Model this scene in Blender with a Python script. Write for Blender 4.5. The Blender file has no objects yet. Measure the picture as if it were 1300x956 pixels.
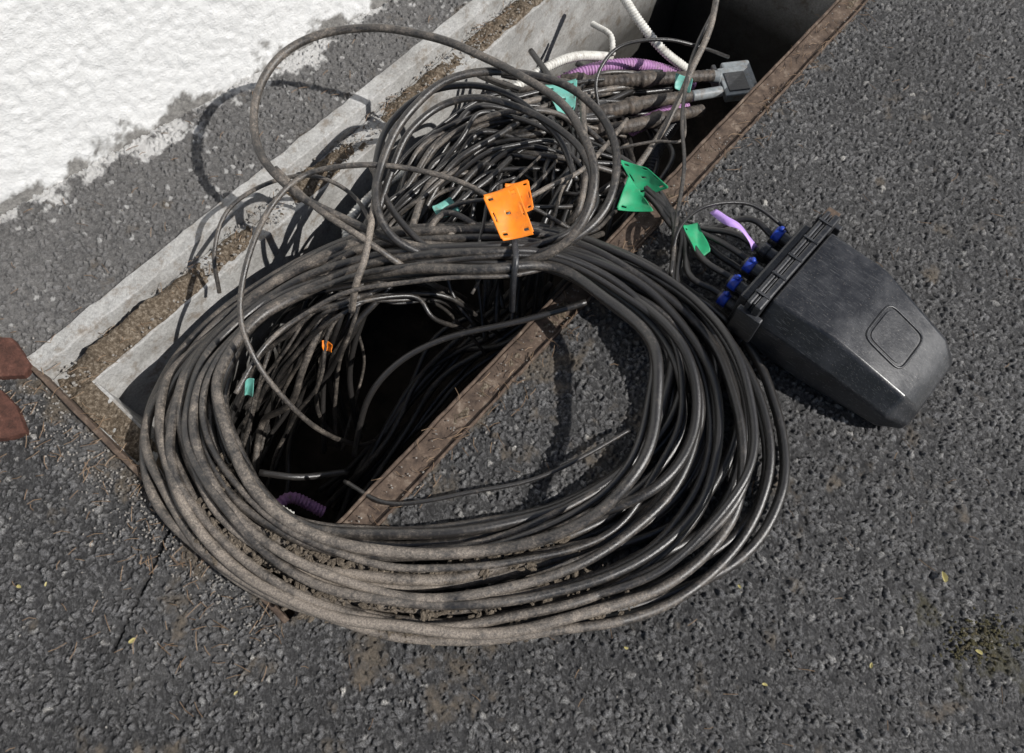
import bpy, bmesh, math, random
import numpy as np
from mathutils import Vector, Matrix, noise
random.seed(7); rng=np.random.default_rng(5)
sc=bpy.context.scene
sc.view_settings.view_transform='Standard'; sc.view_settings.look='None'; sc.view_settings.exposure=0
# ------------------------------------------------------------ camera (eye height 1.5 m, looking 66 deg down)
H=1.5; PITCH=math.radians(24.15); F=940.0
cam=bpy.data.cameras.new("camera"); cam.sensor_width=36; cam.lens=36*F/1300; cam.clip_start=.02; cam.clip_end=500
co=bpy.data.objects.new("camera",cam); sc.collection.objects.link(co)
co.location=(0,0,H); co.rotation_euler=(PITCH,0,0); sc.camera=co
SA,CA=math.sin(PITCH),math.cos(PITCH)
def P(u,v,z=0.0):
    """survey: photo measurement + real height above ground -> world metres"""
    dx=(u-650)/F; dy=(478-v)/F
    t=(H-z)/(CA-dy*SA)
    return Vector((t*dx,t*(dy*CA+SA),z))
# ------------------------------------------------------------ pit frame
AN=math.radians(49.5); E1=Vector((math.cos(AN),math.sin(AN),0)); E2=Vector((-math.sin(AN),math.cos(AN),0))
O=Vector((-.435,.153,0)); W=.864; SEND=2.6
def ST(s,t,z=0): 
    p=O+E1*s+E2*t; return Vector((p.x,p.y,z))
def toST(p):
    d=Vector((p[0]-O.x,p[1]-O.y,0)); return d.dot(E1),d.dot(E2)
# ------------------------------------------------------------ light
EL=math.radians(42); sd=Vector((1,-.36,0)).normalized()
sunv=Vector((sd.x*math.cos(EL),sd.y*math.cos(EL),math.sin(EL)))
L=bpy.data.lights.new("sun","SUN"); L.energy=5.0; L.angle=math.radians(.5); L.color=(1,.97,.93)
lo=bpy.data.objects.new("sun",L); sc.collection.objects.link(lo); lo.rotation_euler=(-sunv).to_track_quat('-Z','Y').to_euler(); lo.location=(3,-1,4)
w=bpy.data.worlds.new("World"); sc.world=w; w.use_nodes=True
nt=w.node_tree; sky=nt.nodes.new("ShaderNodeTexSky"); sky.sky_type='NISHITA'; sky.sun_disc=False
sky.sun_elevation=EL; sky.sun_rotation=math.atan2(sunv.x,sunv.y)
bg=nt.nodes["Background"]; bg.inputs[1].default_value=.065; nt.links.new(sky.outputs[0],bg.inputs[0])
# ------------------------------------------------------------ material helpers
class M:
    def __init__(s,name,rough=.6,spec=.5):
        s.m=bpy.data.materials.new(name); s.m.use_nodes=True; s.t=s.m.node_tree; s.b=s.t.nodes["Principled BSDF"]
        s.b.inputs["Roughness"].default_value=rough; s.b.inputs["Specular IOR Level"].default_value=spec
        s.tc=s.t.nodes.new("ShaderNodeTexCoord")
    def n(s,k,**kw):
        x=s.t.nodes.new(k)
        for a,b in kw.items(): setattr(x,a,b)
        return x
    def l(s,a,b): s.t.links.new(a,b)
    def noise(s,sc_,det=4,rough=.55):
        x=s.n("ShaderNodeTexNoise"); x.inputs["Scale"].default_value=sc_; x.inputs["Detail"].default_value=det; x.inputs["Roughness"].default_value=rough
        s.l(s.tc.outputs["Object"],x.inputs["Vector"]); return x.outputs["Fac"]
    def ramp(s,src,stops):
        x=s.n("ShaderNodeValToRGB"); cr=x.color_ramp
        while len(cr.elements)<len(stops): cr.elements.new(.5)
        for e,(p,c) in zip(cr.elements,stops):
            e.position=p; e.color=(c,c,c,1) if not hasattr(c,'__len__') else (*c,1)
        s.l(src,x.inputs[0]); return x.outputs[0]
    def math(s,op,a,b=None,c=None):
        x=s.n("ShaderNodeMath",operation=op)
        for i,q in enumerate((a,b,c)):
            if q is None: continue
            if isinstance(q,(int,float)): x.inputs[i].default_value=q
            else: s.l(q,x.inputs[i])
        return x.outputs[0]
    def mix(s,f,a,b,mode='MIX'):
        x=s.n("ShaderNodeMix",data_type='RGBA',blend_type=mode)
        for i,q in ((0,f),(6,a),(7,b)):
            if isinstance(q,(int,float)): x.inputs[i].default_value=q
            elif isinstance(q,tuple): x.inputs[i].default_value=(*q,1)
            else: s.l(q,x.inputs[i])
        return x.outputs[2]
    def col(s,c): 
        if isinstance(c,tuple): s.b.inputs["Base Color"].default_value=(*c,1)
        else: s.l(c,s.b.inputs["Base Color"])
    def rough(s,c): s.l(c,s.b.inputs["Roughness"])
    def bump(s,h,st=.5,d=.003):
        x=s.n("ShaderNodeBump"); x.inputs["Strength"].default_value=st; x.inputs["Distance"].default_value=d
        s.l(h,x.inputs["Height"]); s.l(x.outputs[0],s.b.inputs["Normal"])
    def attr(s,name):
        x=s.n("ShaderNodeAttribute",attribute_name=name); return x.outputs["Fac"]
# asphalt
ma=M("asphalt_mat",.6,.6)
tone=ma.attr("tone"); hgt=ma.attr("hgt"); paint=ma.attr("paint"); soil=ma.attr("soil"); moss=ma.attr("moss"); pale=ma.attr("pale")
c=ma.ramp(tone,[(0,(.125,.123,.124)),(.5,(.18,.178,.178)),(.88,(.24,.236,.23)),(.975,(.33,.32,.305)),(1,(.5,.48,.44))])
c=ma.mix(ma.ramp(hgt,[(0,1.0),(.55,0.0)]),c,(.015,.0145,.015))
fine=ma.noise(330,5,.8)
c=ma.mix(1.0,c,ma.ramp(fine,[(.34,.28),(.5,.9),(.66,2.2)]),'MULTIPLY')
big=ma.noise(2.2,5,.65)
c=ma.mix(1.0,c,ma.ramp(big,[(.3,.8),(.7,1.25)]),'MULTIPLY')
c=ma.mix(ma.math('MULTIPLY',pale,ma.ramp(ma.noise(70,5,.7),[(.35,.25),(.65,1.0)])),c,ma.ramp(ma.noise(240,5,.8),[(.3,(.13,.123,.118)),(.7,(.36,.35,.335))]))
c=ma.mix(soil,c,ma.ramp(ma.noise(130,5,.7),[(.3,(.04,.032,.024)),(.7,(.24,.2,.155))]))
c=ma.mix(moss,c,ma.ramp(ma.noise(200,4,.7),[(.3,(.03,.03,.01)),(.7,(.1,.085,.04))]))
c=ma.mix(paint,c,(.70,.69,.67))
ma.col(c); ma.rough(ma.ramp(fine,[(.3,.3),(.7,.65)]))
ma.bump(ma.math('ADD',ma.noise(260,5,.75),ma.noise(800,2,.5)),1.0,.0045)
# stucco
ms=M("white_stucco_mat",.85,.3)
c=ms.ramp(ms.noise(60,5,.6),[(.3,(.68,.68,.67)),(.7,(.78,.78,.77))])
c=ms.mix(ms.ramp(ms.attr("dirt"),[(0,0.0),(1,1.0)]),c,ms.ramp(ms.noise(90,4,.7),[(.3,(.12,.115,.11)),(.7,(.3,.29,.27))]))
ms.col(c); ms.bump(ms.noise(150,6,.7),.8,.004)
# concrete
mc=M("concrete_mat",.85,.3)
a=mc.noise(9,6,.65); b=mc.noise(150,4,.7)
c=mc.ramp(a,[(.3,(.26,.25,.235)),(.5,(.37,.365,.35)),(.72,(.47,.465,.455))])
c=mc.mix(1.0,c,mc.ramp(b,[(.3,.7),(.7,1.2)]),'MULTIPLY')
c=mc.mix(mc.ramp(mc.noise(22,6,.7),[(.52,0.0),(.68,.75)]),c,(.16,.125,.09))
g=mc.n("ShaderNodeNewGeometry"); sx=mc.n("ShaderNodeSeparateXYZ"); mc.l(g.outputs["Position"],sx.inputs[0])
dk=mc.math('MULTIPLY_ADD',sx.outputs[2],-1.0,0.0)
c=mc.mix(mc.ramp(dk,[(.25,0.0),(.5,.93)]),c,(.02,.018,.015))  # painted shade: dirty pit walls go near black with depth
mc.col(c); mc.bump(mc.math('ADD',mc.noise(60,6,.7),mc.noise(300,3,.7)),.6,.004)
mm=M("shaded_mud_mat",.9,.2); mm.col(mm.ramp(mm.noise(12,5),[(.3,(.008,.007,.006)),(.7,(.03,.024,.019))])); mm.bump(mm.noise(30,5),.6,.02)  # pit floor mud, the shade down there painted into its near-black colour
mso=M("soil_mat",.95,.15)
c=mso.ramp(mso.noise(120,6,.75),[(.28,(.03,.022,.015)),(.5,(.12,.094,.068)),(.72,(.34,.29,.23))]); mso.col(c); mso.bump(mso.noise(220,5,.7),.9,.006)
mdr=M("dried_mud_mat",.95,.15)
mdr.col(mdr.ramp(mdr.noise(120,6,.75),[(.3,(.035,.028,.022)),(.7,(.24,.2,.155))])); mdr.bump(mdr.noise(220,5,.7),.9,.005)
mr=M("rusty_steel_mat",.8,.3)
c=mr.ramp(mr.noise(40,6,.7),[(.3,(.035,.025,.02)),(.55,(.11,.078,.058)),(.75,(.26,.21,.165))]); mr.col(c); mr.bump(mr.noise(120,5,.7),.6,.003)
mrr=M("red_oxide_mat",.8,.3)
mrr.col(mrr.ramp(mrr.noise(50,6,.7),[(.3,(.03,.014,.01)),(.6,(.1,.042,.03)),(.8,(.2,.12,.09))])); mrr.bump(mrr.noise(150,5,.7),.7,.004)
# cable
mk=M("cable_mat",.3,.75)
du=mk.attr("dust")
n1=mk.noise(20,6,.75); n2=mk.noise(190,6,.85)
s_=mk.math('ADD',mk.math('MULTIPLY',n1,.55),mk.math('MULTIPLY',n2,.45))
f=mk.math('SUBTRACT',mk.math('ADD',s_,du),.585)
fac=mk.ramp(mk.math('MULTIPLY',f,5.0),[(0,0.045),(.45,.3),(1,.92)])
dc=mk.ramp(mk.noise(300,3,.7),[(.3,(.09,.074,.06)),(.7,(.36,.305,.25))])
c=mk.mix(fac,(.011,.011,.0115),dc); mk.col(c)
mk.rough(mk.ramp(fac,[(0,.28),(.6,.72)])); mk.bump(n2,.35,.002)
def plain(name,c1,c2,rough=.45,scale=60,bs=.2,dirt=0.25):
    m=M(name,rough,.4); c=m.ramp(m.noise(scale,4,.6),[(.3,c1),(.7,c2)])
    c=m.mix(m.ramp(m.noise(35,6,.75),[(.5,0.0),(.75,dirt*2)]),c,(.13,.1,.075)); m.col(c); m.bump(m.noise(scale*3,3),bs,.002); return m.m
m_blk=M("black_plastic_mat",.38,.6)
s1=m_blk.noise(11,7,.75); 
c=m_blk.mix(m_blk.ramp(s1,[(.44,0.03),(.74,.42)]),(.011,.0115,.0135),(.09,.092,.1))
for rot,thr in ((.6,.655),(-.9,.67),(2.0,.67)):
    sc1=m_blk.n("ShaderNodeTexNoise"); mp=m_blk.n("ShaderNodeMapping"); mp.inputs["Scale"].default_value=(7,210,60); mp.inputs["Rotation"].default_value=(0,0,rot)
    m_blk.l(m_blk.tc.outputs["Object"],mp.inputs[0]); m_blk.l(mp.outputs[0],sc1.inputs["Vector"]); sc1.inputs["Detail"].default_value=2
    c=m_blk.mix(m_blk.ramp(sc1.outputs["Fac"],[(thr,0.0),(thr+.05,.45)]),c,(.2,.2,.2))
c=m_blk.mix(m_blk.ramp(m_blk.noise(260,3,.65),[(.64,0.0),(.72,.6)]),c,(.25,.22,.18))
m_blk.col(c); m_blk.rough(m_blk.ramp(s1,[(.35,.28),(.7,.48)])); m_blk.bump(m_blk.noise(160,5,.65),.16,.002)
MB=m_blk.m
m_org=plain("orange_tag_mat",(.85,.2,.008),(.95,.27,.015),.5,40,.1,.2)
m_grn=plain("green_tag_mat",(.01,.26,.11),(.025,.36,.16),.5,40,.1,.2)
m_tea=plain("teal_tag_mat",(.1,.33,.28),(.16,.42,.36),.5,40,.1,.4)
m_pur=plain("purple_mat",(.30,.14,.32),(.42,.22,.42),.55,60,.2,.5)
m_lil=plain("lilac_tag_mat",(.5,.3,.75),(.6,.4,.85),.5,60,.2,.1)
m_blu=plain("blue_plastic_mat",(.008,.03,.3),(.015,.06,.42),.4,60,.2,.35)
m_wht=plain("white_conduit_mat",(.5,.49,.45),(.65,.64,.6),.5,60,.2,.45)
m_gry=plain("grey_sleeve_mat",(.16,.18,.19),(.26,.28,.29),.5,60,.2,.5)
m_brn=plain("wrapped_sleeve_mat",(.018,.015,.014),(.09,.075,.062),.55,60,.8,.6)
m_leaf=plain("leaf_mat",(.3,.26,.1),(.45,.4,.18),.6,60,.2,.3)
m_ndl=plain("pine_needle_mat",(.12,.07,.04),(.28,.2,.13),.7,60,.2,.1)
m_stn=plain("pebble_mat",(.12,.11,.1),(.34,.32,.29),.85,200,.5,.2)
m_mos=plain("moss_mat",(.035,.035,.014),(.09,.075,.035),.95,200,.9,.3)
# ------------------------------------------------------------ mesh helpers
def link(ob,parent=None):
    sc.collection.objects.link(ob)
    if parent: ob.parent=parent
    return ob
def empty(name,loc=(0,0,0)):
    e=bpy.data.objects.new(name,None); e.empty_display_size=.05; sc.collection.objects.link(e); e.location=loc
    return e
class TB:
    def __init__(s): s.v=[];s.f=[];s.d=[];s.n=0
    def tube(s,pts,r,k=10,dust=.1,cap=True,rf=None):
        pts=np.array([list(p) for p in pts]); n=len(pts)
        tg=np.gradient(pts,axis=0); tg/=np.linalg.norm(tg,axis=1)[:,None]+1e-12
        up=np.array([0,0,1.]) if abs(tg[0][2])<.9 else np.array([1.,0,0])
        nn=np.cross(tg[0],up); nn/=np.linalg.norm(nn)
        ang=np.linspace(0,2*np.pi,k,endpoint=False)
        for i in range(n):
            nn=nn-tg[i]*nn.dot(tg[i]); nn/=np.linalg.norm(nn)+1e-12; bb=np.cross(tg[i],nn)
            rr=r*(rf(i) if rf else 1)
            s.v.append(pts[i]+rr*(np.cos(ang)[:,None]*nn+np.sin(ang)[:,None]*bb))
            dd=dust[i] if hasattr(dust,'__len__') else dust
            s.d.extend([dd]*k)
        b=s.n
        for i in range(n-1):
            for j in range(k):
                a=b+i*k+j; c=b+i*k+(j+1)%k
                s.f.append((a,c,c+k,a+k))
        if cap:
            s.f.append(tuple(b+j for j in range(k))[::-1]); s.f.append(tuple(b+(n-1)*k+j for j in range(k)))
        s.n+=n*k
    def obj(s,name,mat,parent=None):
        me=bpy.data.meshes.new(name); me.from_pydata(np.concatenate(s.v).tolist(),[],s.f)
        at=me.attributes.new("dust",'FLOAT','POINT'); at.data.foreach_set("value",np.array(s.d,dtype=np.float32))
        me.polygons.foreach_set("use_smooth",[True]*len(me.polygons)); me.materials.append(mat); me.update()
        return link(bpy.data.objects.new(name,me),parent)
def cr(pts,step=.012,closed=False):
    p=[Vector(q) for q in pts]; n=len(p)
    if closed: g=lambda i:p[i%n]; segs=n
    else:
        g=lambda i: p[i] if 0<=i<n else (p[0]*2-p[1] if i<0 else p[-1]*2-p[-2]); segs=n-1
    out=[]
    for i in range(segs):
        a,b,c,d=g(i-1),g(i),g(i+1),g(i+2); m=max(2,int((c-b).length/step))
        for j in range(m):
            t=j/m; out.append(.5*((2*b)+(c-a)*t+(2*a-5*b+4*c-d)*t*t+(3*b-a-3*c+d)*t**3))
    out.append(g(segs)); return out
def px(l,step=.012): return cr([P(*q) for q in l],step)
def wob(pts,amp=.003,fr=6,seed=0):
    return [p+Vector((noise.noise(p*fr+Vector((seed,0,0))),noise.noise(p*fr+Vector((0,seed,9))),noise.noise(p*fr+Vector((5,0,seed)))))*amp for p in pts]
def bmobj(name,bm,mat,parent=None,smooth=False,bev=0,seg=2):
    me=bpy.data.meshes.new(name); bm.normal_update(); bm.to_mesh(me); bm.free(); me.materials.append(mat)
    if smooth: me.polygons.foreach_set("use_smooth",[True]*len(me.polygons))
    ob=link(bpy.data.objects.new(name,me),parent)
    if bev: 
        b=ob.modifiers.new("b",'BEVEL'); b.width=bev; b.segments=seg; b.limit_method='ANGLE'; b.angle_limit=math.radians(25)
    return ob
def stbox(name,s0,s1,t0,t1,z0,z1,mat,parent,step=.025,amp=.002):
    bm=bmesh.new(); ns=max(1,int((s1-s0)/step)); ntt=max(1,int((t1-t0)/step)); nz=max(1,min(30,int((z1-z0)/step)))
    def face(f,na,nb):
        vs=[[bm.verts.new(f(i/na,j/nb)) for j in range(nb+1)] for i in range(na+1)]
        for i in range(na):
            for j in range(nb): bm.faces.new((vs[i][j],vs[i+1][j],vs[i+1][j+1],vs[i][j+1]))
    ls=lambda x:s0+(s1-s0)*x; lt=lambda x:t0+(t1-t0)*x; lz=lambda x:z0+(z1-z0)*x
    face(lambda a,b:ST(ls(a),lt(b),z1),ns,ntt); face(lambda a,b:ST(ls(a),lt(1-b),z0),ns,ntt)
    face(lambda a,b:ST(ls(a),t0,lz(b)),ns,nz); face(lambda a,b:ST(ls(1-a),t1,lz(b)),ns,nz)
    face(lambda a,b:ST(s0,lt(1-a),lz(b)),ntt,nz); face(lambda a,b:ST(s1,lt(a),lz(b)),ntt,nz)
    bmesh.ops.remove_doubles(bm,verts=bm.verts,dist=.0005)
    for v in bm.verts:
        q=v.co*25; v.co+=Vector((noise.noise(q),noise.noise(q+Vector((7,3,1))),noise.noise(q+Vector((1,9,4)))))*amp
    return bmobj(name,bm,mat,parent,bev=min(.003,(z1-z0)*.2))
# numpy noise
def hashf(i,j,seed):
    x=np.sin(i*127.1+j*311.7+seed*74.7)*43758.5453; return x-np.floor(x)
def vn(X,Y,sc_,seed=0):
    x=X*sc_;y=Y*sc_;i=np.floor(x);j=np.floor(y);fx=x-i;fy=y-j;fx=fx*fx*(3-2*fx);fy=fy*fy*(3-2*fy)
    return (hashf(i,j,seed)*(1-fx)+hashf(i+1,j,seed)*fx)*(1-fy)+(hashf(i,j+1,seed)*(1-fx)+hashf(i+1,j+1,seed)*fx)*fy
def fbm(X,Y,s,o=4,seed=0,g=.55):
    a=1;t=0;r=0
    for k in range(o): r=r+a*vn(X,Y,s*2**k,seed+k*3.3); t+=a; a*=g
    return r/t
def worley(X,Y,s,seed):
    x=X*s;y=Y*s;i=np.floor(x);j=np.floor(y); f1=np.full(X.shape,9.);f2=np.full(X.shape,9.);cid=np.zeros(X.shape)
    for a in (-1,0,1):
        for b in (-1,0,1):
            ii=i+a;jj=j+b; qx=ii+hashf(ii,jj,seed);qy=jj+hashf(ii,jj,seed+5)
            d=np.hypot(x-qx,y-qy); c_=hashf(ii,jj,seed+11)
            m=d<f1; f2=np.where(m,f1,np.minimum(f2,d)); cid=np.where(m,c_,cid); f1=np.where(m,d,f1)
    return f1,f2,cid
# ------------------------------------------------------------ wall line
WA=P(0,272); WB=P(492,0); wd=(WB-WA).normalized(); wn=Vector((wd.y,-wd.x,0))  # faces the pit
if wn.dot(O-WA)<0: wn=-wn
# ------------------------------------------------------------ asphalt
st=.0032
ss=np.arange(-.65,2.8,st); i0=np.argmin(abs(ss)); ss=ss-ss[i0]
tt=np.arange(-1.35,1.45,st); j0=np.argmin(abs(tt)); tt=tt-tt[j0]
j1=int(round(W/st)); W=j1*st; i1=int(round(SEND/st)); SEND=i1*st
S,T=np.meshgrid(ss,tt,indexing='ij'); X=O.x+E1.x*S+E2.x*T; Y=O.y+E1.y*S+E2.y*T
wx=X+(fbm(X,Y,60,3,3,.7)-.5)*.022; wy=Y+(fbm(X,Y,60,3,8,.7)-.5)*.022
f1,f2,c1=worley(wx,wy,84,1.0); g1,g2,c2=worley(wx,wy,180,4.0)
edge=np.clip((f2-f1)*1.8,0,1); edge=edge*edge*(3-2*edge)
edge2=np.clip((g2-g1)*2.0,0,1)
keep=(c1>.45)
h=np.where(keep,edge*(.35+.65*c1),.05+.5*edge2*c2)
tone_=np.where(keep,hashf(c1*991,c1*37,2),hashf(c2*991,c2*37,2))
tone_=.35*tone_+.65*np.clip(tone_**3,0,1)
z=(h-.75)*.0105+(fbm(X,Y,3,3,2)-.5)*.014+(vn(X,Y,300,4)-.5)*.0018
def seg(a,b):
    d=b-a; L2=d.x*d.x+d.y*d.y; u=np.clip(((X-a.x)*d.x+(Y-a.y)*d.y)/L2,0,1); return np.hypot(X-a.x-u*d.x,Y-a.y-u*d.y)
cd=seg(P(222,650),P(185,735))
cd=np.minimum(cd,seg(P(185,735),P(142,825)))+(fbm(X,Y,60,2,1)-.5)*.004
cr_=np.clip(1-cd/.0045,0,1); z-=cr_*.012; h=np.where(cr_>.2,0,h)
sl=fbm(X,Y,14,5,20,.65)
bias=np.where((S<0)&(T>.0),.30*np.exp(-np.clip(-S,0,9)/.06),0)+np.where((T>W),.12*np.exp(-(T-W)/.04),0)+np.where((T<0),.22*np.exp(T/.016),0)
bias+=.05*np.exp(-((X+.55)**2+(Y-.05)**2)/.12)+.09*((S>0)&(S<1.1)&(T<0)&(T>-.45))
soil_=np.clip((sl+bias-.70)*7,0,1)
z+=soil_*.003*fbm(X,Y,90,3,30)
dw=(X-WA.x)*wn.x+(Y-WA.y)*wn.y
pn=fbm(X,Y,16,5,40,.6)
paint_=np.clip((pn-.38-dw*3.4)*14,0,1)*(dw<.3)
sp=(worley(X,Y,28,9)[0]<.16)&(dw<.32)&(vn(X,Y,28,77)>.6); paint_=np.maximum(paint_,sp*.6)
pale_=np.where(T>W,.6+.4*fbm(X,Y,7,3,90),0)
pale_=np.maximum(pale_,.5*np.clip((fbm(X,Y,3.5,4,95)-.36)*4,0,1)*np.clip(-.25-X,0,.5)*2)
mp_=P(1240,815); mo_=.8*np.clip((fbm(X,Y,26,4,50,.6)-.52-((X-mp_.x)**2+(Y-mp_.y)**2)/.012*.14)*7,0,1)
fade=np.clip(np.minimum(np.minimum(S-ss[0],ss[-1]-S),np.minimum(T-tt[0],tt[-1]-T))/.03,0,1); z*=fade
ns,ntt=S.shape; V=np.stack([X,Y,z],-1).reshape(-1,3)
idx=np.arange(ns*ntt).reshape(ns,ntt)
q=np.stack([idx[:-1,:-1],idx[1:,:-1],idx[1:,1:],idx[:-1,1:]],-1)
mask=np.ones(q.shape[:2],bool); mask[i0:i0+i1,j0:j0+j1]=False
q=q[mask]
far=60
cs=[(-far,-far),(far,-far),(far,far),(-far,far)]
ins=[(ss[0],tt[0]),(ss[-1],tt[0]),(ss[-1],tt[-1]),(ss[0],tt[-1])]
ext=np.array([list(ST(*p)) for p in cs]+[list(ST(*p)) for p in ins]); nb=len(V); V=np.vstack([V,ext])
qe=np.array([[nb+i,nb+(i+1)%4,nb+4+(i+1)%4,nb+4+i] for i in range(4)]); q=np.vstack([q,qe])
me=bpy.data.meshes.new("asphalt"); me.vertices.add(len(V)); me.vertices.foreach_set("co",V.astype(np.float32).ravel())
me.loops.add(len(q)*4); me.loops.foreach_set("vertex_index",q.astype(np.int32).ravel())
me.polygons.add(len(q)); me.polygons.foreach_set("loop_start",np.arange(0,len(q)*4,4,dtype=np.int32))
me.polygons.foreach_set("loop_total",np.full(len(q),4,dtype=np.int32))
me.update(calc_edges=True); me.polygons.foreach_set("use_smooth",np.ones(len(q),bool))
for nm,ar,dv in (("tone",tone_,.5),("hgt",h,.6),("paint",paint_,0),("soil",soil_,0),("moss",mo_,0),("pale",pale_,0)):
    at=me.attributes.new(nm,'FLOAT','POINT'); at.data.foreach_set("value",np.concatenate([ar.ravel(),np.full(8,dv)]).astype(np.float32))
me.materials.append(ma.m); link(bpy.data.objects.new("asphalt_ground",me))
# ------------------------------------------------------------ stucco wall
us=np.arange(-.5,3.0,.006); zs=np.arange(-.03,1.3,.006); U,Z=np.meshgrid(us,zs,indexing='ij')
d=(fbm(U,Z,70,4,60,.7)-.5)*.009+(fbm(U,Z,9,3,66)-.5)*.006
d*=np.clip(np.minimum(np.minimum(U-us[0],us[-1]-U),zs[-1]-Z)/.05,0,1)
V=np.stack([WA.x+wd.x*U+wn.x*d,WA.y+wd.y*U+wn.y*d,Z],-1).reshape(-1,3)
dirt=np.clip((fbm(U,Z,14,5,70,.65)-.40-(Z-.015)*5+np.clip(U-.9,0,1)*.3)*9,0,1)*np.clip(1-(Z-.12)/.1,0,1)
a_,b_=U.shape; idx=np.arange(a_*b_).reshape(a_,b_); q=np.stack([idx[:-1,:-1],idx[1:,:-1],idx[1:,1:],idx[:-1,1:]],-1).reshape(-1,4)
def wp(u,z,k=0): 
    p=WA+wd*u+wn*k; return [p.x,p.y,z]
nb=len(V); A,B=us[0],us[-1]; z0,z1=zs[0],zs[-1]
ext=[wp(-6,z0),wp(A,z0),wp(A,z1),wp(-6,z1),wp(B,z0),wp(8,z0),wp(8,z1),wp(B,z1),wp(-6,3),wp(8,3),wp(-6,3,-.3),wp(8,3,-.3),wp(-6,z0,-.3),wp(8,z0,-.3)]
V=np.vstack([V,np.array(ext)])
fs=q.tolist()+[[nb+a for a in f] for f in ((0,1,2,3),(4,5,6,7),(3,2,7,6,9,8),(8,9,11,10),(10,11,13,12),(5,13,11,9,6),(12,0,3,8,10))]
me=bpy.data.meshes.new("wall"); me.from_pydata(V.tolist(),[],fs); me.polygons.foreach_set("use_smooth",[True]*len(q)+[False]*7)
at=me.attributes.new("dirt",'FLOAT','POINT'); at.data.foreach_set("value",np.concatenate([dirt.ravel(),np.zeros(14)]).astype(np.float32))
me.materials.append(ms.m); link(bpy.data.objects.new("stucco_wall",me))
# ------------------------------------------------------------ cable pit
pit=empty("cable_pit")
FT=.735
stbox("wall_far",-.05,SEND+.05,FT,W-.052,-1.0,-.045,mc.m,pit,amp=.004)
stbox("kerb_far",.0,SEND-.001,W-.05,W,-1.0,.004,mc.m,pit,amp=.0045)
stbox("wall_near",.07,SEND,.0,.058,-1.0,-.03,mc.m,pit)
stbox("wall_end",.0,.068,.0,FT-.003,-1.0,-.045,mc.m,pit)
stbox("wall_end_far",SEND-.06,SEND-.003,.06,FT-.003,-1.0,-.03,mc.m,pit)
stbox("floor",.0,SEND,.0,W,-.86,-.81,mm.m,pit,step=.05,amp=.02)
stbox("steel_ledge",.02,SEND-.004,.004,.060,-.027,-.006,mr.m,pit,amp=.002)
stbox("steel_edge",.02,SEND-.004,-.004,.002,-.03,.004,mr.m,pit,amp=.003)
stbox("steel_lip",.07,SEND-.004,.061,.068,-.09,-.001,mr.m,pit,amp=.002)
stbox("end_strip",-.006,.006,.0,W-.002,-.04,.005,mr.m,pit,amp=.0015)
def soilstrip(name,s0,s1,t0,t1,zb,amp,seed,thr=.35):
    step=.006; a=np.arange(s0,s1,step); b=np.arange(t0,t1+.001,step); S_,T_=np.meshgrid(a,b,indexing='ij')
    e=np.clip(np.minimum(T_-t0,t1-T_)/.03,0,1)
    z=zb-.006+np.clip(fbm(S_,T_,9,3,seed)-thr,0,1)*amp*2*e**.6+(fbm(S_,T_,70,3,seed+3,.7)-.4)*.012
    V=[list(ST(x,y,w_)) for x,y,w_ in zip(S_.ravel(),T_.ravel(),z.ravel())]
    n,m=S_.shape; idx=np.arange(n*m).reshape(n,m); q=np.stack([idx[:-1,:-1],idx[1:,:-1],idx[1:,1:],idx[:-1,1:]],-1).reshape(-1,4).tolist()
    me=bpy.data.meshes.new(name); me.from_pydata(V,[],q); me.materials.append(mso.m); return link(bpy.data.objects.new(name,me),pit)
soilstrip("soil_on_ledge",.01,2.55,FT+.004,W-.056,-.043,.05,5,.36)
soilstrip("soil_on_end_ledge",.008,.066,.01,W-.06,-.043,.03,8)
soilstrip("soil_on_steel",.03,2.55,.006,.058,-.0065,.012,11,.43)
# ------------------------------------------------------------ loose debris
def scatter(name,mat,items):
    bm=bmesh.new()
    for (p,r,kind) in items:
        m=Matrix.Translation(p)@Matrix.Rotation(random.uniform(0,6.28),4,'Z')@Matrix.Rotation(random.uniform(-.3,.3),4,'X')
        if kind=='s':
            g=bmesh.ops.create_icosphere(bm,subdivisions=1,radius=r,matrix=m@Matrix.Diagonal((random.uniform(.7,1.3),random.uniform(.6,1),random.uniform(.5,.8),1)))
            for v in g['verts']: v.co+=Vector((random.uniform(-1,1),random.uniform(-1,1),random.uniform(-1,1)))*r*.18
        elif kind=='n':
            l=r; k=random.uniform(-.25,.25)*l
            pts=[(-l,0,0),(0,k,.002),(l,0,0)]; w_=.0007
            a=[bm.verts.new(m@Vector((x,y-w_,z_))) for x,y,z_ in pts]; b=[bm.verts.new(m@Vector((x,y+w_,z_))) for x,y,z_ in pts]; c_=[bm.verts.new(m@Vector((x,y,z_+.0012))) for x,y,z_ in pts]
            for i in range(2):
                bm.faces.new((a[i],a[i+1],c_[i+1],c_[i])); bm.faces.new((c_[i],c_[i+1],b[i+1],b[i]))
        elif kind=='l':
            n=8; ring=[bm.verts.new(m@Vector((math.cos(i/n*6.283)*r*random.uniform(.8,1.1),math.sin(i/n*6.283)*r*.5*random.uniform(.8,1.2),.003+abs(math.sin(i/n*6.283))*r*.35))) for i in range(n)]
            c_=bm.verts.new(m@Vector((0,0,.002)))
            for i in range(n): bm.faces.new((ring[i],ring[(i+1)%n],c_))
    return bmobj(name,bm,mat)
def ok(p):
    s,t=toST(p); return not(-.01<s<SEND and -.01<t<W+.01)
it=[]
for _ in range(500):
    p=Vector((random.uniform(-1.2,1.6),random.uniform(-.2,1.8),.000))
    if ok(p) and (p-WA).dot(wn)>.02: it.append((p,random.uniform(.001,.003),'s'))
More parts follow.
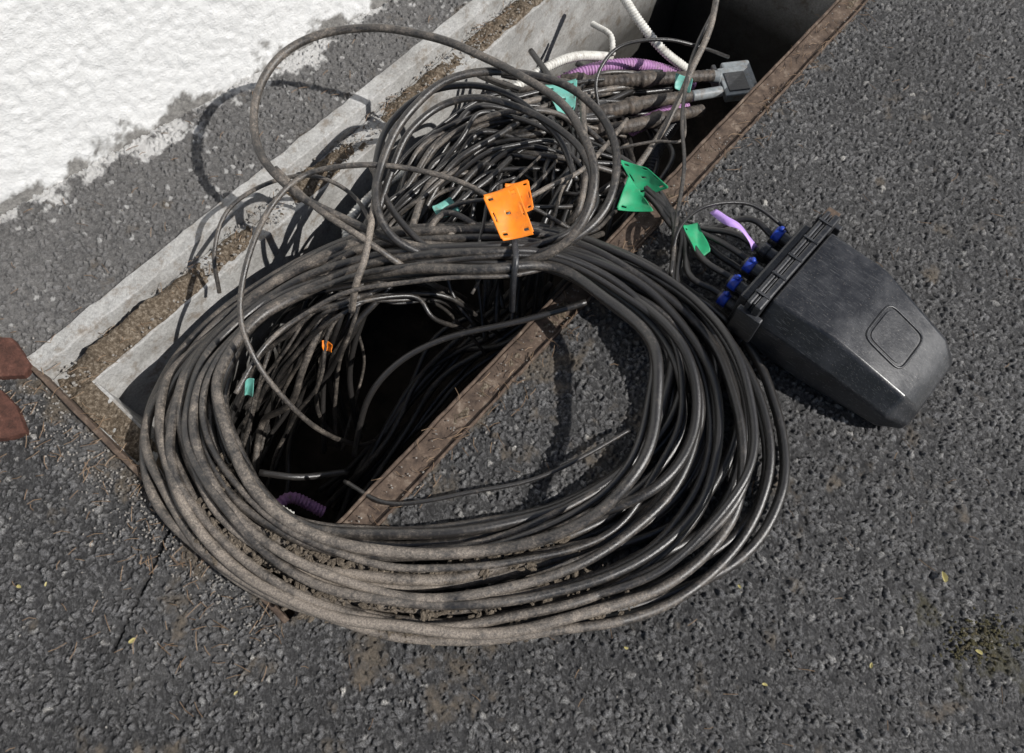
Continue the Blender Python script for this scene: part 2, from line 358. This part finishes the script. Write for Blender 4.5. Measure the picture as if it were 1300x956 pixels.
for _ in range(900):
    s=random.gauss(-.03,.045); t=random.uniform(0,.9); p=ST(s,t,.0)
    if ok(p): it.append((p,random.uniform(.0012,.0034),'s'))
for _ in range(900):
    s=random.uniform(0,2.5); t=random.uniform(FT,W-.05); it.append((ST(s,t,-.034+random.uniform(0,.008)),random.uniform(.0015,.0048),'s'))
for _ in range(350):
    it.append((ST(random.uniform(.05,2.5),random.uniform(-.04,.05),.0),random.uniform(.001,.003),'s'))
scatter("loose_gravel",m_stn,it)
it=[]
for _ in range(650):
    p=Vector((random.uniform(-1.2,1.6),random.uniform(-.2,1.8),.003))
    if ok(p) and (p-WA).dot(wn)>.02 and (random.random()<.45 or p.x<-.2): it.append((p,random.uniform(.006,.018),'n'))
for _ in range(260): it.append((ST(random.uniform(.05,2.5),random.gauss(.0,.03),.004),random.uniform(.006,.018),'n'))
for _ in range(200): it.append((ST(random.gauss(-.05,.08),random.uniform(0,.9),.004),random.uniform(.006,.02),'n'))
for _ in range(160): it.append((ST(random.uniform(.1,2.5),random.uniform(FT+.01,W-.06),-.02),random.uniform(.006,.018),'n'))
scatter("pine_needles",m_ndl,it)
it=[(P(u,v,.003),r,'l') for u,v,r in ((1197,733,.012),(168,813,.008),(1105,845,.006),(938,745,.005),(1242,828,.008),(795,822,.005),(60,742,.005),(25,745,.006),(970,870,.006),(300,880,.005))]
scatter("fallen_leaves",m_leaf,it)
it=[]
for _ in range(220):
    p=P(random.gauss(1245,26),random.gauss(812,18),-.001); it.append((p,random.uniform(.0015,.004),'s'))
scatter("moss_patch",m_mos,it)
for k,poly in enumerate(([(-60,425),(14,428),(38,462),(30,476),(-40,480)],[(-60,492),(0,494),(20,515),(32,548),(8,556),(-60,560)])):
    bm=bmesh.new(); vs=[bm.verts.new(P(u,v,.016)) for u,v in poly]; f_=bm.faces.new(vs)
    r=bmesh.ops.extrude_face_region(bm,geom=[f_]); 
    for g_ in r['geom']:
        if isinstance(g_,bmesh.types.BMVert): g_.co.z=-.006
    bmesh.ops.recalc_face_normals(bm,faces=bm.faces)
    bmobj("rusty_steel_plate" if k==0 else "rusty_steel_plate.001",bm,mrr.m,bev=.003)
# ------------------------------------------------------------ cable coil
coil=empty("cable_coil",(0,0,0))
inn=[(600,345),(700,345),(780,385),(832,440),(825,520),(770,585),(700,632),(600,668),(480,685),(370,659),(312,592),(288,510),(300,440),(350,390),(420,360),(500,350)]
out=[(600,285),(720,294),(860,354),(945,445),(988,560),(966,672),(870,765),(722,816),(560,834),(396,797),(260,716),(187,613),(186,530),(222,458),(306,378),(440,304)]
tb=TB(); NP=16
lift=[.08,.065,.04,.02,.01,.0,0,0,0,0,.0,.0,-.035,-.10,-.075,.03]
R=.0101
layers=[10,7,6,4]
for L_,cnt in enumerate(layers):
    ph=[random.uniform(0,6.28) for _ in range(3)]
    for i in range(cnt):
        base=(i+.5)/cnt; 
        if L_==2: base=.06+base*.8
        if L_==3: base=.0+base*.6
        r=R*random.choice([.72,.85,.95,1.05,1.15]); pts=[]; p2=random.uniform(0,6.28); p3=random.uniform(0,6.28); am=random.uniform(.015,.08)
        hi=random.random()<.3
        for k in range(NP):
            th=k/NP*2*math.pi
            s=base+.06*math.sin(th+ph[0])+.045*math.sin(2*th+ph[1])+.03*math.sin(3*th+ph[2])+am*math.sin(2*th+p2)+am*.6*math.sin(th+p3)
            if k in (12,13,14): s=min(s,.95)
            s=max(-.05,min(1.03,s))
            u=inn[k][0]+(out[k][0]-inn[k][0])*s; v=inn[k][1]+(out[k][1]-inn[k][1])*s
            li=lift[k] if k not in (12,13,14) else lift[k]*(.35+.65*s)
            zz=.012+R*1.65*L_+li*(1 if k in(12,13,14) else 1-.3*s)+(.08 if hi and k in (3,4,5) else 0)+(.04 if hi and k in (2,6) else 0)+random.uniform(0,.006)
            pts.append(P(u+random.uniform(-5,5),v+random.uniform(-4,4),zz))
        c_=wob(cr(pts,.012,True),.012,5,L_*10+i)
        dust=[]; ro=random.gauss(0,.045)
        for p in c_:
            dd=.0+.13*max(0,min(1,(-p.x+.35)/.7))+.13*max(0,min(1,(.48-p.y)/.35))+(.03 if base>.6 else 0)+ro
            dust.append(dd)
        tb.tube(c_,r,14,dust,cap=False)
tb.obj("coiled_cable",mk.m,coil)
bm=bmesh.new()
for _ in range(800):
    k=random.uniform(6.2,10.5); i=int(k); f_=k-i; s=random.choice([random.gauss(.3,.04),random.gauss(.62,.05),random.gauss(.85,.04)])
    a=Vector(inn[i]).lerp(Vector(inn[i+1]),f_); b=Vector(out[i]).lerp(Vector(out[i+1]),f_); c_=a.lerp(b,s)
    zz=.012+.02*(2.0-2*abs(s-.4))+.004
    r=random.uniform(.0015,.0065)
    g_=bmesh.ops.create_icosphere(bm,subdivisions=2,radius=r,matrix=Matrix.Translation(P(c_.x,c_.y,zz))@Matrix.Rotation(random.uniform(0,3),4,'Z')@Matrix.Diagonal((1.8,.8,.5,1)))
    for v in g_['verts']: v.co+=Vector((random.uniform(-1,1),random.uniform(-1,1),random.uniform(-1,1)))*r*.25
bmobj("mud_crust",bm,mdr.m,coil)
tb=TB()
tb.tube(px([(648,285,.13),(652,300,.155),(655,330,.16),(652,352,.13),(650,395,.03)],.006),.007,8,.05)
tb.obj("strap",MB,coil)
# ------------------------------------------------------------ loose loops & tangle
tang=empty("cable_tangle")
tb=TB()
def cab(l,r=.0085,dust=.15,wv=.004):
    tb.tube(wob(px(l),wv,6,random.uniform(0,50)),r,10,dust-.05)
cab([(640,335,.10),(700,318,.16),(742,278,.21),(753,215,.25),(735,155,.27),(690,115,.27),(620,75,.27),(545,45,.27),(465,37,.26),(395,50,.25),(342,88,.24),(321,140,.22),(330,195,.2),(372,240,.17),(430,278,.14),(520,312,.12),(600,330,.12)],.0095,.2,.012)
cab([(650,330,.12),(720,310,.15),(770,262,.18),(785,205,.2),(765,150,.22),(715,110,.23),(640,91,.24),(570,102,.24),(520,142,.22),(490,195,.2),(480,250,.18),(500,300,.14),(560,330,.1)],.0095,.15,.01)
cab([(660,322,.12),(730,290,.15),(752,235,.17),(735,185,.18),(690,150,.19),(620,128,.2),(560,135,.19),(520,170,.18),(495,230,.15),(470,290,.13)],.0085,.12,.01)
cab([(560,330,.1),(500,270,.14),(478,210,.16),(500,150,.17),(560,112,.18),(640,120,.16),(700,165,.12),(730,230,.08)],.008,.1,.01)
cab([(640,262,.16),(590,232,.17),(530,215,.18),(455,210,.19),(390,222,.18),(345,262,.18),(315,325,.17),(303,390,.14),(315,440,.10),(348,492,.03),(400,542,-.1),(450,565,-.3),(480,560,-.55)],.0062,.2)
cab([(278,372,-.02),(272,320,.06),(290,265,.1),(340,232,.12),(400,225,.13),(450,250,.1),(480,300,.08)],.005,.2)
cab([(472,212,.16),(478,235,.17),(465,320,.14),(452,362,.1),(447,395,.02)],.008,.3,.001)
cab([(350,215,.17),(400,262,.16),(455,300,.15),(520,345,.08),(560,365,-.1),(590,380,-.3)],.0075,.25)
cab([(300,500,.06),(335,440,.06),(380,400,.07),(450,368,.11),(540,355,.13),(650,349,.13),(720,330,.12)],.0055,.2,.008)
cab([(745,382,.05),(660,408,.02),(560,432,-.02),(500,465,-.06),(465,510,-.12),(450,580,-.25)],.0075,.08)
cab([(438,612,-.03),(500,640,.012),(600,624,.014),(700,600,.016),(800,545,.03)],.005,.12)
cab([(330,600,-.12),(380,606,-.14),(440,600,-.2)],.008,.1)
cab([(912,-20,.1),(900,40,.06),(878,90,.03),(845,160,.0),(800,222,-.02),(760,270,-.02)],.0085,.25)
cab([(905,15,.05),(880,70,.03),(868,140,.04),(868,210,.06),(858,290,.07),(850,350,.06)],.005,.15)
cab([(762,150,-.05),(758,100,0),(785,60,.04),(840,50,.05),(890,60,.02),(925,72,-.05)],.005,.1)
cab([(770,190,0),(830,180,.02),(866,178,.03),(868,140,.0)],.004,.2)
cab([(852,330,.05),(862,290,.09),(895,262,.12),(950,258,.12),(990,285,.1),(1000,300,.08)],.0045,.1)
cab([(600,345,.1),(612,290,.12),(625,240,.13),(655,225,.14)],.004,.1)
def flow(l,n,j,r0,r1,dz=.03,dust=.05):
    for _ in range(n):
        ju,jv=random.gauss(0,j),random.gauss(0,j); jz=random.uniform(-dz,dz)
        cab([(u+ju+random.gauss(0,j*.6),v+jv+random.gauss(0,j*.6),z_+jz+random.uniform(-dz,dz)*.6) for u,v,z_ in l],random.uniform(r0,r1),dust+random.uniform(-.08,.18),.014)
flow([(480,330,-.08),(515,270,-.02),(550,205,.02),(600,165,.04),(670,145,.03),(740,130,-.03),(830,118,-.12)],13,15,.005,.0095)
flow([(500,340,-.1),(520,250,0),(575,190,.05),(640,160,.07),(710,170,.05),(750,215,.02),(745,270,0),(700,320,-.02)],9,15,.005,.009)
flow([(330,600,-.5),(355,520,-.38),(395,450,-.22),(440,380,-.05),(500,310,.02),(560,240,.04),(620,190,.02)],14,19,.005,.009)
flow([(430,560,-.45),(425,480,-.28),(440,400,-.08),(470,340,.0),(530,290,.03)],9,14,.004,.008,dust=.1)
flow([(320,520,-.3),(350,470,-.18),(380,420,-.06),(430,385,0),(500,380,-.03),(560,390,-.1),(620,430,-.3)],5,14,.004,.008,dust=.1)
flow([(660,400,-.2),(668,330,-.08),(690,270,.0),(715,215,.03),(700,150,.0),(640,120,-.05)],10,20,.005,.009)
flow([(610,380,-.2),(600,320,-.08),(600,260,0),(620,200,.03),(680,180,.04),(760,200,0)],9,18,.004,.009)
flow([(420,650,-.6),(480,560,-.5),(560,470,-.42),(640,400,-.3),(710,330,-.2)],9,20,.007,.01,dust=.02)
flow([(740,330,-.25),(780,270,-.15),(800,210,-.12),(780,150,-.15),(720,130,-.15)],8,15,.007,.01,dust=.0)
flow([(300,560,-.3),(320,500,-.2),(345,440,-.12),(390,400,-.03),(460,370,.02)],5,12,.004,.007,dust=.1)
flow([(590,330,.05),(640,270,.09),(690,215,.1),(740,165,.06),(790,140,-.02)],4,22,.003,.006,dust=.1)
flow([(520,330,.05),(570,285,.08),(650,285,.08),(730,300,.05),(780,290,-.03)],4,16,.004,.008,dust=.1)
for e in ((895,385,.05),(908,370,.06),(928,352,.08),(950,330,.08),(966,318,.09),(980,300,.09),(888,395,.05),(940,342,.05)):
    o=random.gauss(0,12)
    cab([(690+o,165,-.05),(760+o,190+o*.5,.0),(815+o*.6,232+o,.035),(862+o*.4,285+o*.6,.04),(e[0]-34,e[1]-22,e[2]),(e[0],e[1],e[2]),(e[0]+30,e[1]+24,e[2])],.0075,.03)
tb.obj("loose_cables",mk.m,tang)
# ------------------------------------------------------------ conduits and sleeves
def conduit(name,l,r,mat,k=14,pitch=.009,amp=.12):
    t=TB(); p=px(l,.0022); acc=[0]
    for i in range(1,len(p)): acc.append(acc[-1]+(p[i]-p[i-1]).length)
    t.tube(p,r,k,0,rf=lambda i:1+amp*math.sin(acc[i]/pitch*6.283)); return t.obj(name,mat)
conduit("corrugated_conduit",[(785,-15,-.02),(810,25,-.04),(840,62,-.08),(872,88,-.14)],.0125,m_wht)
conduit("corrugated_conduit.001",[(560,330,-.15),(590,200,-.05),(640,125,-.04),(690,88,-.03),(730,72,-.05),(775,72,-.12)],.0125,m_wht)
conduit("corrugated_conduit.002",[(455,340,-.1),(440,290,-.08),(470,250,-.06),(520,215,-.1)],.011,m_wht)
conduit("corrugated_conduit.003",[(700,110,-.1),(745,90,-.09),(800,82,-.1),(850,92,-.15),(880,110,-.2)],.017,m_pur)
conduit("corrugated_conduit.004",[(800,165,-.1),(830,150,-.1),(870,135,-.12)],.018,m_pur)
conduit("corrugated_conduit.005",[(860,150,-.16),(835,185,-.14),(822,225,-.16),(800,280,-.25)],.02,MB)
conduit("corrugated_conduit.006",[(300,600,-.05),(330,630,-.07),(370,655,-.12)],.010,m_wht)
conduit("corrugated_conduit.007",[(345,650,-.3),(370,632,-.3),(410,650,-.35)],.014,m_pur)
conduit("corrugated_conduit.008",[(752,30,-.1),(775,45,-.08),(778,70,-.1)],.008,m_wht)
def sleeve(name,l,r,prof):
    e=empty(name); t=TB(); p=px(l,.004); n=len(p)
    def rf(i):
        x=i/(n-1)
        for a,b in zip(prof[:-1],prof[1:]):
            if a[0]<=x<=b[0]: return (a[1]+(b[1]-a[1])*(x-a[0])/(b[0]-a[0]+1e-6))*(1+.05*math.sin(i*1.7))
        return 1
    t.tube(p,r,16,.2,rf=rf); t.obj("wrapped_body",m_brn,e); return e
pr=[(0,.55),(.08,.9),(.1,1.1),(.16,1.1),(.17,.85),(.5,.9),(.52,1.12),(.58,1.12),(.6,.85),(.9,.8),(1,.8)]
s1_=sleeve("duct_sealing_sleeve",[(712,100,-.06),(760,104,-.05),(830,100,-.05),(905,96,-.07)],.02,pr)
s2_=sleeve("duct_sealing_sleeve.001",[(700,145,-.04),(765,142,-.02),(820,130,-.03),(875,122,-.06)],.021,pr)
s3_=sleeve("duct_sealing_sleeve.002",[(745,168,-.03),(800,160,-.03),(850,148,-.06),(890,140,-.1)],.02,pr)
def pbox(name,c_,sx_,sy,sz,ang,mat,parent=None,bev=.003,tilt=0):
    bm=bmesh.new(); bmesh.ops.create_cube(bm,size=1,matrix=Matrix.Translation(c_)@Matrix.Rotation(ang,4,'Z')@Matrix.Rotation(tilt,4,'Y')@Matrix.Diagonal((sx_,sy,sz,1)))
    return bmobj(name,bm,mat,parent,bev=bev)
bx=empty("junction_box")
pbox("body",P(935,103,-.12),.085,.10,.06,.15,m_gry,bx,.006)
pbox("lid",P(935,103,-.086),.09,.105,.008,.15,m_gry,bx,.003)
pbox("lid_panel",P(935,103,-.081),.06,.07,.004,.15,MB,bx,.002)
pbox("gland_plate",P(908,103,-.11),.012,.085,.045,.15,MB,bx,.003)
t=TB(); t.tube(px([(895,96,-.08),(915,98,-.08)],.004),.017,14,0); t.tube(px([(878,122,-.08),(915,116,-.09)],.004),.015,14,0); t.obj("gland",m_gry,bx)
# ------------------------------------------------------------ tags
def tag(name,c4,mat,nx=28,ny=20,slots=(),bend=.006):
    a,b,c_,d_=[P(*q) for q in c4]; nrm=(b-a).cross(d_-a).normalized(); bm=bmesh.new()
    g=[[bm.verts.new(a.lerp(b,i/nx).lerp(d_.lerp(c_,i/nx),j/ny)+nrm*(bend*math.sin(i/nx*3.14)*(1+.5*j/ny)+.0015*math.sin(j*.4+i*.2))) for j in range(ny+1)] for i in range(nx+1)]
    for i in range(nx):
        for j in range(ny):
            if any(x0<=i<x1 and y0<=j<y1 for x0,x1,y0,y1 in slots): continue
            if (i in(0,nx-1) and j in (0,ny-1)): continue
            bm.faces.new((g[i][j],g[i+1][j],g[i+1][j+1],g[i][j+1]))
    ob=bmobj(name,bm,mat,smooth=True); m=ob.modifiers.new("s",'SOLIDIFY'); m.thickness=.0015; return ob
sl=((3,7,2,3),(21,25,2,3),(3,7,17,18),(21,25,17,18),(12,16,9,10),(2,3,8,12),(25,26,8,12))
tag("cable_tag",[(612,248,.21),(655,233,.22),(679,297,.18),(637,306,.175)],m_org,slots=sl)
tag("cable_tag.001",[(640,233,.20),(671,228,.20),(678,265,.19),(652,272,.19)],m_org,slots=sl)
tag("cable_tag.002",[(785,202,.06),(822,213,.07),(850,238,.07),(812,250,.03)],m_grn,slots=sl)
tag("cable_tag.003",[(798,222,.07),(822,256,.06),(830,268,.05),(782,266,.05)],m_grn,slots=((3,7,17,18),))
tag("cable_tag.004",[(866,285,.09),(886,283,.08),(903,318,.07),(887,330,.07)],m_grn,slots=((3,7,2,3),))
tag("cable_tag.005",[(690,108,.06),(733,100,.06),(730,140,.05),(712,150,.06)],m_tea,slots=sl)
tag("cable_tag.006",[(548,262,.10),(572,250,.10),(585,268,.09),(556,278,.09)],m_tea)
tag("cable_tag.007",[(311,484,-.10),(323,480,-.10),(321,505,-.14),(310,503,-.14)],m_tea)
tag("cable_tag.008",[(408,432,-.06),(422,437,-.06),(421,448,-.08),(410,446,-.08)],m_org)
tag("cable_tag.009",[(858,92,.0),(880,100,.0),(876,118,-.02),(856,112,-.02)],m_tea)
def ribbon(name,l,w_,mat):
    p=px(l,.006); bm=bmesh.new(); prev=None
    for i,q in enumerate(p):
        tg=(p[min(i+1,len(p)-1)]-p[max(i-1,0)]).normalized(); sdv=tg.cross(Vector((0,0,1))).normalized()*w_
        sdv=Matrix.Rotation(.6*math.sin(i*.3),3,tg)@sdv
        a=bm.verts.new(q-sdv); b=bm.verts.new(q+sdv)
        if prev: bm.faces.new((prev[0],a,b,prev[1]))
        prev=(a,b)
    ob=bmobj(name,bm,mat,smooth=True); m=ob.modifiers.new("s",'SOLIDIFY'); m.thickness=.001
ribbon("marking_ribbon",[(905,268,.11),(922,280,.125),(938,288,.125),(950,302,.12),(958,316,.1)],.009,m_lil)
# ------------------------------------------------------------ splice closure
cl=empty("cable_splice_closure")
base=P(999,366,.08); base.z=.012
A_=math.radians(-42)
cl.location=base; cl.rotation_euler=(0,0,A_)
def lbox(name,x0,x1,y0,y1,z0,z1,mat,bev=.003):
    bm=bmesh.new(); bmesh.ops.create_cube(bm,size=1,matrix=Matrix.Translation(((x0+x1)/2,(y0+y1)/2,(z0+z1)/2))@Matrix.Diagonal((x1-x0,y1-y0,z1-z0,1)))
    return bmobj(name,bm,mat,cl,bev=bev)
def loft(name,secs,mat,bev):
    bm=bmesh.new(); rings=[]
    for x,wb,zs_,wt,zt,zb in secs:
        ps=[(-wb*.88,zb),(-wb,zb+.015),(-wb,zs_),(-wt,zt),(wt,zt),(wb,zs_),(wb,zb+.015),(wb*.88,zb)]
        rings.append([bm.verts.new((x,y,z_)) for y,z_ in ps])
    n=len(rings[0])
    for a,b in zip(rings[:-1],rings[1:]):
        for i in range(n): bm.faces.new((a[i],b[i],b[(i+1)%n],a[(i+1)%n]))
    bm.faces.new(rings[0]); bm.faces.new(rings[-1][::-1]); bmesh.ops.recalc_face_normals(bm,faces=bm.faces)
    ob=bmobj(name,bm,mat,cl,smooth=True,bev=bev,seg=4); ob.modifiers["b"].harden_normals=True
    return ob
loft("dome",[(0,.142,.10,.112,.165,.0),(.14,.140,.10,.106,.165,.0),(.32,.124,.07,.088,.110,.004),(.366,.100,.05,.068,.07,.015)],MB,.007)
sl0=Vector((.14,0,.165)); sl1=Vector((.32,0,.110)); dx_=(sl1-sl0).normalized(); nz_=Vector((-dx_.z,0,dx_.x)); ctr=sl0.lerp(sl1,.52)
t=TB(); pts=[]
for i in range(64):
    a=i/64*6.2832; c1_,s1__=math.cos(a),math.sin(a); e_=.35
    x=.052*math.copysign(abs(c1_)**e_,c1_); y=.052*math.copysign(abs(s1__)**e_,s1__)
    pts.append(ctr+dx_*x+Vector((0,y,0))+nz_*.0005)
pts.append(pts[0]); t.tube(pts,.0026,8,0,cap=False); t.obj("emblem_rim",MB,cl)
bm=bmesh.new(); vs=[bm.verts.new(ctr+(p-ctr)*.86+nz_*.0014) for p in pts[:-1]]; f_=bm.faces.new(vs); r_=bmesh.ops.extrude_face_region(bm,geom=[f_])
for g_ in r_['geom']:
    if isinstance(g_,bmesh.types.BMVert): g_.co-=nz_*.006
bmesh.ops.recalc_face_normals(bm,faces=bm.faces); bmobj("emblem_panel",bm,MB,cl,bev=.001)
lbox("flange",-.018,-.002,-.154,.154,.0,.170,MB,.004)
lbox("flange_seal",-.024,-.019,-.149,.149,.006,.167,MB,.002)
lbox("base_flange",-.036,-.025,-.154,.154,.0,.168,MB,.004)
for i in range(5):
    y=-.12+i*.06; lbox("rib_%d"%i,-.037,-.003,y-.003,y+.003,.169,.172,MB,.001)
for i,y in enumerate((-.155,.155)): lbox("side_latch_%d"%i,-.046,.012,y-.007,y+.007,.05,.14,MB,.003)
lbox("base",-.06,-.037,-.125,.125,.01,.13,MB,.006)
lbox("wing",-.04,-.01,.154,.18,.13,.15,mr.m,.002)
t=TB(); tbb=TB(); tg_=TB()
for i,(y,z_) in enumerate(((-.105,.05),(-.06,.045),(-.005,.05),(.05,.05),(.1,.05),(-.085,.095),(-.03,.10),(.03,.095),(.085,.095))):
    t.tube([Vector((-.055-.01*j,y,z_)) for j in range(6)],.014,14,0)
    if i in (0,5,6,8): 
        tbb.tube([Vector((-.08-.004*j,y,z_)) for j in range(6)],.0165,10,0)
        tbb.tube([Vector((-.09,y+.004,z_+.01+.003*j)) for j in range(5)],.006,8,0)
    else: tg_.tube([Vector((-.08-.004*j,y,z_)) for j in range(6)],.0165,10,0)
t.obj("cable_ports",MB,cl); tbb.obj("clamps",m_blu,cl); tg_.obj("clamp_rings",MB,cl)
